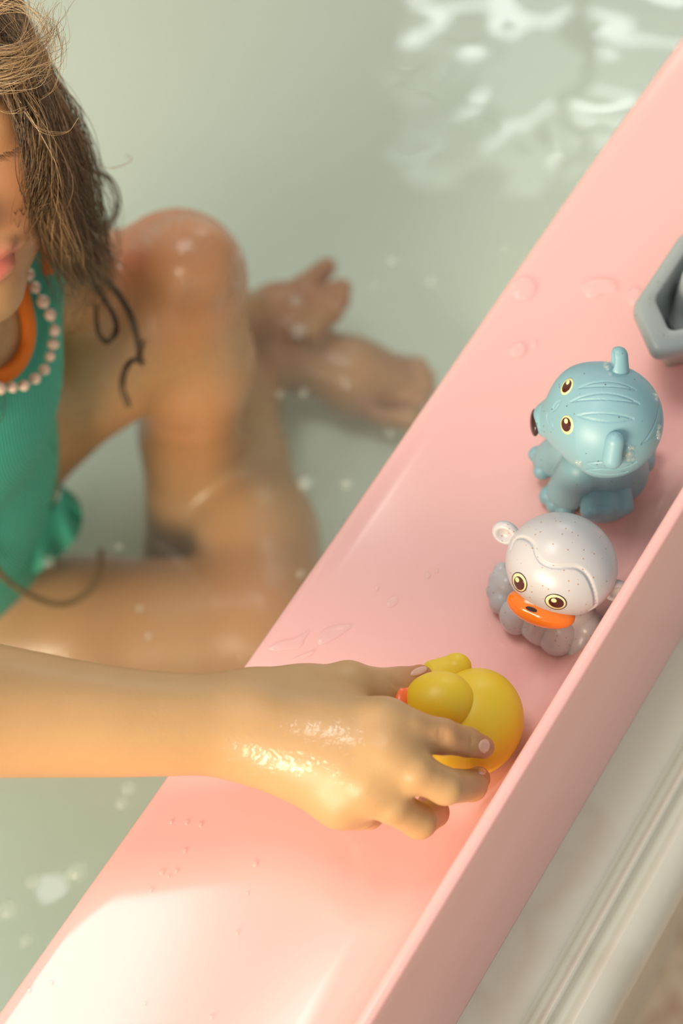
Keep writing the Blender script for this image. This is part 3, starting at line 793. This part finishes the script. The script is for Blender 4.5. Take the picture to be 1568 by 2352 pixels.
# right leg folded flat
hipR = Wz(-190, 1450, -.352); KR = Wz(610, 1440, -.340)
body.chain([hipR, Wz(200, 1462, -.346), KR], [.050, .047, .042], .008)
body.chain([KR, Wz(585, 1230, -.340), Wz(548, 1060, -.352), Wz(556, 900, -.358), Wz(578, 800, -.36)], [.041, .0370, .0300, .0235, .0215], .012)
# right foot with toes
ft = [Wz(578, 795, -.362), Wz(690, 822, -.362), Wz(810, 858, -.366), Wz(895, 880, -.376)]
body.chain(ft, [.0215, .0215, .0225, .0200], .012)
body.ell(Wz(560, 770, -.372), (.020, .02, .018), k=.012)
body.cone(Wz(800, 905, -.375), Wz(868, 940, -.380), .0155, .0105, .008)
for a, b, r in (((895, 838), (962, 842), .0066), ((905, 862), (978, 866), .0066), ((905, 884), (980, 890), .0064), ((898, 905), (968, 914), .0060)):
    body.cone(Wz(*a, -.374), Wz(*b, -.368), r*1.15, r, .0022)
body.cone(Wz(868, 945, -.376), Wz(946, 960, -.372), .0095, .0085, .002)
body.ell(Wz(898, 925, -.366), (.0110, .0034, .010), k=.003); body.it[-1] = ('s',)+body.it[-1][1:]
lo = np.array([-.40, .36, -.43]); hi = np.array([.13, .90, .26])
VB, FB = nets(body, lo, hi, 0.0024)
# face towards the camera: keep as one object with the arm
VP_ = np.vstack([VA, VB]); FP_ = np.vstack([FA, FB+len(VA)])
person = mesh_from('person', VP_, FP_, M['skin'])
tag(person, 'long haired person sitting in the bath reaching one arm over the pink shelf', 'person')
person['kind'] = 'thing'
bl = np.zeros(len(VP_)); lipm = np.zeros(len(VP_)); wet = np.zeros(len(VP_))
def blob_w(c, r, amt): return amt*np.exp(-(np.linalg.norm(VP_-c, axis=1)/r)**2)
for c, r, amt in ((KL+np.array([0, .0, .02]), .06, .9), (KR, .07, .8), (Wz(230, 1440, -.31), .10, .45), (Wz(440, 1000, -.25), .08, .5), (Wz(900, 880, -.37), .05, .6), (pc, .05, .7), (Wz(760, 690, -.33), .04, .8), (hd(.040, -.03, .06), .035, .75),
                  (ind[2], .012, .35), (ind[4], .012, .8), (mid[4], .012, .7), (thumb[3], .014, .8), (rin[3], .012, .4)):
    bl = np.maximum(bl, blob_w(c, r, amt))
pl_ = (VP_-hcn)@HA.T
lipm = np.clip(1.6-1.6*np.hypot(pl_[:, 0]/.023, (pl_[:, 1]+.0500)/.0115), 0, 1)*(pl_[:, 2] > .06)
pp = proj(VP_)
isarm = np.arange(len(VP_)) < len(VA)
wet = np.where(isarm, 0.62*np.exp(-((pp[:, 0]-680)/190)**4-((pp[:, 1]-1715)/85)**2)+0.46*np.exp(-((pp[:, 0]-350)/150)**2-((pp[:, 1]-1680)/50)**2)+.5*np.exp(-((pp[:, 0]-860)/70)**2-((pp[:, 1]-1830-(pp[:, 0]-860)*.45)/16)**2), 0)
wet = np.where(~isarm, np.where(VP_[:, 2] > -.02, 0, .46), wet)
point_attr(person, 'blush', np.clip(bl, 0, 1)); point_attr(person, 'lip', lipm); point_attr(person, 'wet', wet)
# nails
for c, rx, ry, ang in (((962, 1542), 21, 9, -22), ((1112, 1714), 13, 17, 15), ((1107, 1772), 10, 7, 20)):
    decal('fingernail', arm, c, rx, ry, ang, 0.0005, M['nail'], person, rings=5, seg=22, edge=0.8)
# lashes
LP = []
for i in range(34):
    u_ = i/33; b0 = hd(.029-.012+.0275*u_, -.004-.003*math.sin(u_*3.1), .0715-.012*u_**2); e_ = b0+Fh*.006+Lh*(.001+.006*u_)-Uh*(.005+random.uniform(-.001, .001)); m_ = (b0+e_)/2-Uh*.0015
    LP.append((catmull([b0, m_, e_], 5), np.linspace(.00018, .00005, 5)))
V, F, A_ = tube_mesh(LP, 3); mesh_from('eyelashes', V, F, M['lash'], person)

# swimsuit
suit = Blob(); suit.it = list(torso.it); suit.inflate = 0.0022
V, F = nets(suit, np.array([-.40, .40, -.42]), np.array([.02, .86, .12]), 0.0022)
neck = np.array([(-190, 430), (12, 560), (48, 650), (62, 720), (64, 780), (44, 826), (14, 850), (-20, 858), (-70, 830), (-120, 760), (-190, 620)], float)
def inside(pts, poly):
    x, y = pts[:, 0], pts[:, 1]; r = np.zeros(len(pts), bool); j = len(poly)-1
    for i in range(len(poly)):
        xi, yi = poly[i]; xj, yj = poly[j]
        r ^= ((yi > y) != (yj > y)) & (x < (xj-xi)*(y-yi)/(yj-yi+1e-9)+xi); j = i
    return r
fc_ = V[F].mean(1); kill = inside(proj(fc_), neck) | (proj(fc_)[:, 1] < 480)
F = F[~kill]; used = np.unique(F); mp = np.full(len(V), -1); mp[used] = np.arange(len(used))
suit_o = mesh_from('swimsuit', V[used], mp[F], M['suit'], person); suit_o['label'] = 'teal ribbed swimsuit'
def band(name, pts, n, w, m, parent, lift=.0022):
    P = px_path(suit, pts, n); N = suit.normal(P); T_ = np.gradient(P, axis=0); T_ /= np.linalg.norm(T_, axis=1)[:, None]; S = np.cross(N, T_)
    V, F = [], []; prof = [(-w, -.0015), (-w, lift*.6), (-w*.7, lift), (0, lift*1.15), (w*.7, lift), (w, lift*.6), (w, -.0015)]
    for p, nn, s_ in zip(P, N, S):
        for a, b in prof: V.append(p+s_*a+nn*b)
    k = len(prof)
    for i in range(n-1):
        for j in range(k-1): F.append((i*k+j, i*k+j+1, (i+1)*k+j+1, (i+1)*k+j))
    o = mesh_from(name, V, F, m, parent); return o
band('neckline_trim', [(8, 560), (36, 625), (54, 690), (66, 745), (62, 795), (40, 838), (8, 862), (-30, 868), (-80, 838), (-130, 770), (-190, 650)], 60, .0036, M['trim'], suit_o)['label'] = 'orange neckline trim'
band('armhole_trim', [(70, 490), (84, 530), (100, 580), (108, 630)], 16, .0028, M['trim'], suit_o)['label'] = 'orange armhole trim'
# skirt frill at the hip
fr = []; V, F = [], []
nu, nv = 60, 14
for i in range(nu):
    u_ = i/(nu-1)
    top = catmull([(60, 1090), (120, 1110), (140, 1130), (110, 1180), (40, 1230), (-60, 1260)], nu)[i]
    bot = catmull([(120, 1100), (180, 1150), (182, 1220), (120, 1290), (20, 1350), (-80, 1390)], nu)[i]
    for j in range(nv):
        v_ = j/(nv-1); p = top+(bot-top)*v_
        V.append(Wd(p[0], p[1], 1.115+.035*v_+0.012*v_*math.sin(u_*34+1.5*v_)))
V = np.array(V); V2 = V+np.array([0, .0006, -.0012])
for i in range(nu-1):
    for j in range(nv-1): F.append((i*nv+j, i*nv+j+1, (i+1)*nv+j+1, (i+1)*nv+j))
nn_ = len(V); F2 = [tuple(nn_+x for x in f[::-1]) for f in F]
mesh_from('skirt_frill', np.vstack([V, V2]), F+F2, M['suit'], suit_o)

# pearl necklace
neckl = empty('pearl_necklace', tuple(Wd(60, 800, .93)), 'string of pinkish pearls around the neck over the orange trim', 'necklace')
PP = [(22, 575), (32, 603), (46, 632), (61, 659), (79, 691), (94, 720), (103, 757), (99, 789), (92, 818), (80, 848), (60, 867), (36, 882), (11, 886), (-16, 888), (-44, 882)]
Pw = suit.march([p[0] for p in PP], [p[1] for p in PP]); Nw = suit.normal(Pw)
sph = bpy.data.meshes.new('pearl'); import bmesh
bm = bmesh.new(); bmesh.ops.create_uvsphere(bm, u_segments=18, v_segments=12, radius=1.0); bm.to_mesh(sph); bm.free()
sph.polygons.foreach_set('use_smooth', np.ones(len(sph.polygons), bool)); sph.materials.append(M['pearl'])
cen = Pw+Nw*.0052
for i, c in enumerate(cen):
    o = link_mesh('pearl', sph, None, neckl); o.location = c; r = .00285*random.uniform(.9, 1.1)
    o.scale = (r*random.uniform(.95, 1.2), r, r*random.uniform(.92, 1.05)); o.rotation_euler = (random.random()*3, random.random()*3, random.random()*3)
V, F, A_ = tube_mesh([(catmull(cen, 60), .0004)], 5); mesh_from('thread', V, F, M['thread'], neckl)

# hair
paths, tones = [], []
def strand(guide, n=22, r=.00016, tone=.5, jit=.004, wave=.002):
    G_ = np.array([Wd(*g) for g in guide]); P = catmull(G_, n); t = np.linspace(0, 1, n)[:, None]
    ph = rng.uniform(0, 6.28, 3); fq = rng.uniform(4, 11)
    P = P+rng.normal(0, jit, 3)*(0.35+.65*t)+wave*np.sin(fq*t+ph[None])*(0.2+t)
    paths.append((P, np.linspace(r, r*.45, n))); tones.append(tone)
g_in = [(-40, -60, .80), (-10, 120, .775), (72, 270, .775), (116, 390, .785), (132, 490, .80), (152, 575, .83), (192, 645, .88), (240, 690, .92)]
g_mid = [(-10, -60, .80), (25, 100, .785), (75, 240, .79), (120, 350, .80), (150, 460, .825), (180, 560, .86), (215, 630, .90), (238, 720, .94)]
g_out = [(25, -60, .82), (70, 80, .81), (130, 200, .815), (180, 300, .83), (212, 400, .86), (240, 500, .90), (258, 590, .93), (255, 690, .95)]
g_cut = [(0, 60, .775), (50, 190, .775), (104, 300, .78), (124, 420, .80), (134, 500, .82), (138, 570, .85), (160, 630, .875), (186, 700, .9)]
def lerp(a, b, t): return [tuple(x+(y-x)*t for x, y in zip(p, q)) for p, q in zip(a, b)]
for i in range(2300):
    t = random.random()
    if i % 3 == 0: g = lerp(g_in, g_mid, t)
    elif i % 3 == 1: g = lerp(g_mid, g_out, t)
    else: g = lerp(g_in, g_cut, t)
    back = random.random(); g = [(a, b, d+.035*back*math.sin(min(k/3, 1)*1.57)) for k, (a, b, d) in enumerate(g)]
    cut = random.uniform(.62, 1.0); m_ = max(4, int(len(g)*cut))
    strand(g[:m_], 22, random.choice((.00014, .00018, .00026)), float(np.clip(rng.normal(.66-.34*back-.020*m_, .16), .0, 1)), .0026, .0036)
# crown strands and the blond curl that sweeps across the brow
for i in range(420):
    x0 = random.uniform(-150, 30); 
    strand([(x0-60, random.uniform(-90, -20), .80), (x0-30, random.uniform(0, 60), .775), (x0+20, random.uniform(80, 140), .765), (x0+55, random.uniform(150, 215), .77)], 14, .00015, float(np.clip(rng.normal(.42, .2), .0, 1)), .005, .003)
for i in range(120):
    k_ = random.random(); y0 = 100+95*k_; w_ = random.uniform(.6, 1.0)
    strand([(-90, y0-15, .755), (-30, y0+8, .75), (30, y0+6-6*k_, .748), (75*w_+10, y0-18, .75), (108*w_+10, y0-50, .753), (122*w_+8, y0-95, .756)], 18, .00013, float(np.clip(rng.normal(.74, .16), .3, 1)), .0035, .002)
for i in range(22):
    w_ = random.uniform(.75, 1.0)
    strand([(-20, random.uniform(0, 40), .76), (40*w_, random.uniform(-5, 30), .755), (95*w_, random.uniform(20, 50), .752), (128*w_, random.uniform(60, 95), .752), (136*w_, random.uniform(100, 150), .755), (100*w_, random.uniform(140, 180), .758)], 20, .00010, float(np.clip(rng.normal(.88, .1), .3, 1)), .002, .001)
# flyaway strands
for g in ([(130, 60, .755), (143, 110, .755), (142, 160, .755), (128, 200, .756), (95, 225, .757)], [(55, 255, .76), (85, 290, .762), (120, 304, .764), (155, 298, .765), (178, 265, .765)],
          [(150, 330, .83), (200, 370, .85), (250, 385, .86), (300, 370, .87), (285, 355, .87)], [(120, 180, .8), (160, 250, .81), (175, 290, .82), (210, 330, .83)], [(0, 255, .752), (30, 262, .752), (60, 250, .752)]):
    for q in range(3): strand(g, 24, .00012, .8, .0006, .0004)
# loose and wet locks, thicker
def lock(guide, n=40, r=.0012, tone=.1, cnt=16, spread=.0008, end=.5):
    for q in range(cnt):
        G_ = np.array([Wd(*g) for g in guide]); P = catmull(G_, n)+rng.normal(0, spread, 3); paths.append((P+rng.normal(0, spread*.35, 3)*np.linspace(0, 1, n)[:, None], np.linspace(r, r*end, n)*random.uniform(.3, .55))); tones.append(float(np.clip(tone+rng.normal(0, .06), 0, 1)))
lock([(185, 405, .93), (215, 396, .95), (250, 412, .96), (270, 450, .965), (268, 490, .965), (240, 530, .96)], tone=.42, cnt=9, r=.0012)
lock([(205, 630, .93), (240, 690, .95), (262, 730, .955), (266, 765, .955), (246, 785, .955), (224, 760, .95), (218, 700, .95)], tone=.12, r=.0011, cnt=9)
lock([(215, 620, .94), (262, 660, .96), (296, 712, .975), (316, 770, .98), (324, 826, .985)], tone=.07, r=.0013, cnt=10)
lock([(324, 826, .985), (306, 824, .985), (288, 850, .985), (282, 890, .99), (296, 930, 1.0)], tone=.10, r=.0013, cnt=8)
lock([(330, 835, .985), (318, 820, .985), (332, 780, .985)], n=12, tone=.2, r=.0016, cnt=6)
lock([(-20, 1150, 1.02), (2, 1210, 1.06), (8, 1250, 1.08), (34, 1325, 1.11), (85, 1374, 1.125), (145, 1388, 1.13), (200, 1362, 1.135), (228, 1312, 1.14), (232, 1262, 1.15)], tone=.5, r=.0019, cnt=14, spread=.0006)
lock([(-4, 860, .92), (8, 900, .92), (12, 940, .93), (2, 968, .93), (-10, 950, .93)], tone=.25, r=.0006, cnt=4)
for i in range(90):      # stray ends over the dark gap
    x = random.uniform(120, 250); strand([(x-50, 520, .85), (x-15, 590, .89), (x+5, 640, .92), (x+10+random.uniform(-10, 25), 690+random.uniform(-20, 40), .95)], 14, .00022, random.uniform(.15, .6), .004, .004)
lens_ = [len(p[0]) for p in paths]; AP = np.vstack([p[0] for p in paths]); todo = np.arange(len(AP)); DISP = np.zeros(len(AP)); AP0 = AP.copy()
for _ in range(14):
    dd = np.concatenate([body(AP[todo[k:k+20000]]) for k in range(0, len(todo), 20000)]); todo = todo[dd < .0028]
    if not len(todo): break
    DISP[todo] += .0035; AP[todo] -= FWD*.0035
o_ = 0
for n in lens_:          # ease every strand over the face smoothly
    d_ = DISP[o_:o_+n]
    if d_.any():
        m_ = np.max([np.roll(np.pad(d_, 3, 'edge'), k)[3:-3] for k in range(-3, 4)], 0)
        DISP[o_:o_+n] = np.convolve(np.pad(m_, 3, 'edge'), np.ones(7)/7, 'valid')
    o_ += n
AP = AP0-FWD*DISP[:, None]
o_ = 0
for k, n in enumerate(lens_): paths[k] = (AP[o_:o_+n], paths[k][1]); o_ += n
V, F, A_ = tube_mesh(paths, 3)
hair = mesh_from('hair', V, F, M['hair'], person); hair['label'] = 'long wet light brown hair'
tn = np.array(tones)[A_[:, 0].astype(int)]; point_attr(hair, 'tone', np.clip(tn+.10*np.sin(A_[:, 1]*7+A_[:, 0]), 0, 1))

# ------------------------------------------------------------------ water drops on the shelf, bubbles on the water
def dome(name, poly, z, hgt, m, label, cat, group=None, n=26):
    """flat drop of water with a rounded edge, outline given where it lies"""
    Q = catmull(np.vstack([poly, poly[:1]]), n+1)[:-1]; c = Q.mean(0); V, F = [], []
    lev = [(1.0, 0.0), (.97, .45), (.88, .8), (.7, .97), (.35, 1.0)]
    for s_, h_ in lev:
        for p in Q: 
            w = Wz(*(c+(p-c)*s_), z); V.append((w[0], w[1], z+hgt*h_))
    w = Wz(*c, z); V.append((w[0], w[1], z+hgt))
    for i in range(len(lev)-1):
        for j in range(n): F.append((i*n+j, (i+1)*n+j, (i+1)*n+(j+1) % n, i*n+(j+1) % n))
    k = (len(lev)-1)*n; F += [(k+j, len(V)-1, k+(j+1) % n) for j in range(n)]
    o = mesh_from(name, V, F, m); return tag(o, label, cat, group)
def ellp(cx, cy, rx, ry, ang=0, n=10):
    a = np.linspace(0, 2*math.pi, n, endpoint=False); c, s_ = math.cos(math.radians(ang)), math.sin(math.radians(ang))
    x, y = rx*np.cos(a), ry*np.sin(a); return np.stack([cx+x*c-y*s_, cy+x*s_+y*c], -1)
ZS = -0.0001
dome('water_drop', ellp(1201, 664, 31, 26), ZS, .0016, M['drop'], 'large round water drop on the pink shelf near its inner edge', 'water drop')
dome('water_drop', np.array([(1332, 662), (1340, 648), (1370, 642), (1404, 645), (1419, 658), (1414, 672), (1385, 675), (1365, 686), (1345, 683)], float), ZS, .0016, M['drop'], 'wide lopsided water drop on the pink shelf left of the grey boat', 'water drop')
dome('water_drop', ellp(1458, 684, 23, 20, 40), ZS, .0016, M['drop'], 'water drop half hidden under the grey boat', 'water drop')
dome('water_drop', ellp(1188, 806, 22, 16, -10), ZS, .0016, M['drop'], 'oval water drop on the shelf left of the blue tiger ear', 'water drop')
dome('water_drop', ellp(1225, 791, 9, 9), ZS, .0010, M['drop'], 'tiny round water drop touching distance from the oval drop', 'water drop')
dome('water_drop', ellp(901, 1382, 17, 11, -35), ZS, .0007, M['drop'], 'lone flat water drop in the middle of the shelf', 'water drop')
dome('water_smear', np.array([(610, 1490), (640, 1475), (675, 1468), (712, 1448), (702, 1466), (690, 1488), (660, 1492), (635, 1496)], float), ZS, .0008, M['drop'], 'thin soapy smear of water by the shelf inner edge', 'water smear')
dome('water_smear', np.array([(728, 1462), (745, 1446), (775, 1436), (810, 1437), (790, 1454), (765, 1470), (738, 1482), (727, 1476)], float), ZS, .0008, M['drop'], 'leaf shaped soapy smear of water above the wrist', 'water smear')
dome('water_smear', np.array([(660, 1522), (690, 1506), (722, 1494), (716, 1504), (695, 1514)], float), ZS, .0008, M['drop'], 'short soapy smear of water just above the wrist', 'water smear')
for x, y, r, lb in ((428, 1890, 5, 'middle droplet of the row of three under the wrist'), (460, 1895, 5, 'right droplet of the row of three under the wrist'), (393, 1889, 4, 'left droplet of the row of three under the wrist'),
                    (424, 1955, 5, 'single droplet just below the row of three droplets'), (371, 2005, 6, 'left droplet of the small cluster at the edge of the bright patch'), (404, 2002, 5, 'right droplet of the small cluster at the edge of the bright patch'),
                    (387, 2014, 3, 'tiniest droplet of the small cluster at the bright patch'), (346, 2046, 5, 'droplet below the cluster on the rim of the bright patch'), (585, 1985, 7, 'largest lone droplet below the curled little finger'),
                    (568, 2053, 4, 'faint droplet below the largest lone droplet'), (545, 2143, 5, 'faint droplet on the pale part right of the bright patch'), (67, 2275, 6, 'droplet by the inner edge at the bottom left corner of the shelf'),
                    (118, 2258, 5, 'droplet inside the bright patch near the bottom left corner'), (333, 2305, 4, 'droplet at the bottom end of the bright patch'), (486, 2337, 5, 'droplet at the bottom rim of the picture on the pink shelf'),
                    (865, 1352, 6, 'droplet just above the lone flat drop in mid shelf'), (982, 1322, 7, 'left droplet of the pair in front of the monkey paw'), (1003, 1312, 5, 'right droplet of the pair in front of the monkey paw')):
    dome('water_droplet', ellp(x, y, r*.9, r*1.1), ZS, .0009, M['drop'], 'tiny water '+lb, 'water drop', 'tiny droplets scattered on the pink shelf', n=14)

bubm = bpy.data.meshes.new('bubble'); bm = bmesh.new(); bmesh.ops.create_uvsphere(bm, u_segments=16, v_segments=10, radius=1.0); bm.to_mesh(bubm); bm.free()
bubm.polygons.foreach_set('use_smooth', np.ones(len(bubm.polygons), bool)); bubm.materials.append(M['bubble'])
for x, y, r, lb in ((680, 694, 13, 'over the palm of the sunken hand'), (685, 761, 20, 'between the sunken hand and the foot, biggest nearby'), (898, 600, 15, 'floating left of a pair beyond the foot'), (990, 648, 14, 'floating nearest the shelf beyond the foot'),
                    (860, 655, 8, 'small one above the toes'), (1158, 572, 10, 'close to the shelf edge left of the round water drop'), (643, 905, 10, 'left of a pair under the ankle'), (697, 902, 10, 'right of a pair under the ankle'),
                    (895, 995, 9, 'below the toes near the shelf edge'), (796, 886, 8, 'over the middle of the foot'), (700, 1110, 18, 'left of a pair right of the folded calf'), (795, 1112, 14, 'right of a pair by the shelf edge and the calf'),
                    (110, 1290, 16, 'beside the skirt frill'), (320, 1397, 8, 'over the middle of the folded thigh'), (295, 1810, 16, 'upper of a touching pair under the forearm'), (280, 1845, 14, 'lower of a touching pair under the forearm'),
                    (180, 2000, 22, 'biggest of the cluster by the lower shelf edge'), (160, 2010, 14, 'leaning on the biggest of the lower cluster'), (75, 2025, 16, 'left of the lower cluster'), (20, 2090, 20, 'at the left border of the picture'),
                    (60, 2160, 14, 'lowest of all, by the bright patch of the shelf'), (690, 1318, 9, 'over the knee by the shelf edge'), (272, 1255, 9, 'between the skirt frill and the raised shin'), (340, 1460, 8, 'just above the forearm over the thigh')):
    p = Wz(x, y, WATER_Z+.001); o = link_mesh('bubble', bubm, None); o.location = p; k = r/3900; o.scale = (k, k, k*.75)
    tag(o, 'clear bubble '+lb, 'bubble', 'clear bubbles floating on the bath water')

# soap foam clinging to the tiger
V, F = [], []
bvs = np.array([v.co[:] for v in bubm.vertices]); bfs = [tuple(p.vertices) for p in bubm.polygons]
for cx_, cy_, sx_, sy_, n in ((1396, 838, 10, 18, 26), (1440, 1040, 14, 22, 30), (1509, 995, 4, 12, 10), (1505, 912, 4, 9, 7), (1330, 1062, 8, 5, 6)):
    xs = rng.normal(cx_, sx_*.5, n); ys = rng.normal(cy_, sy_*.5, n); P = base_head.march(xs, ys)
    for p in P:
        if p[2] < 0.02 or abs(p-hc).max() > .03: continue
        r = random.uniform(.0004, .0012); n0 = len(V); V += list(bvs*r+p); F += [tuple(n0+i for i in f) for f in bfs]
foam = mesh_from('soap_foam', V, F, M['bubble'])
tag(foam, 'fine soap foam clinging around the ears of the blue tiger', 'foam', kind='stuff')
print('EYE', proj(eyeL), 'MOUTHCORNER', proj(hd(.02, -.05, .07)), 'CHIN', proj(hd(0, -.09, .065)))
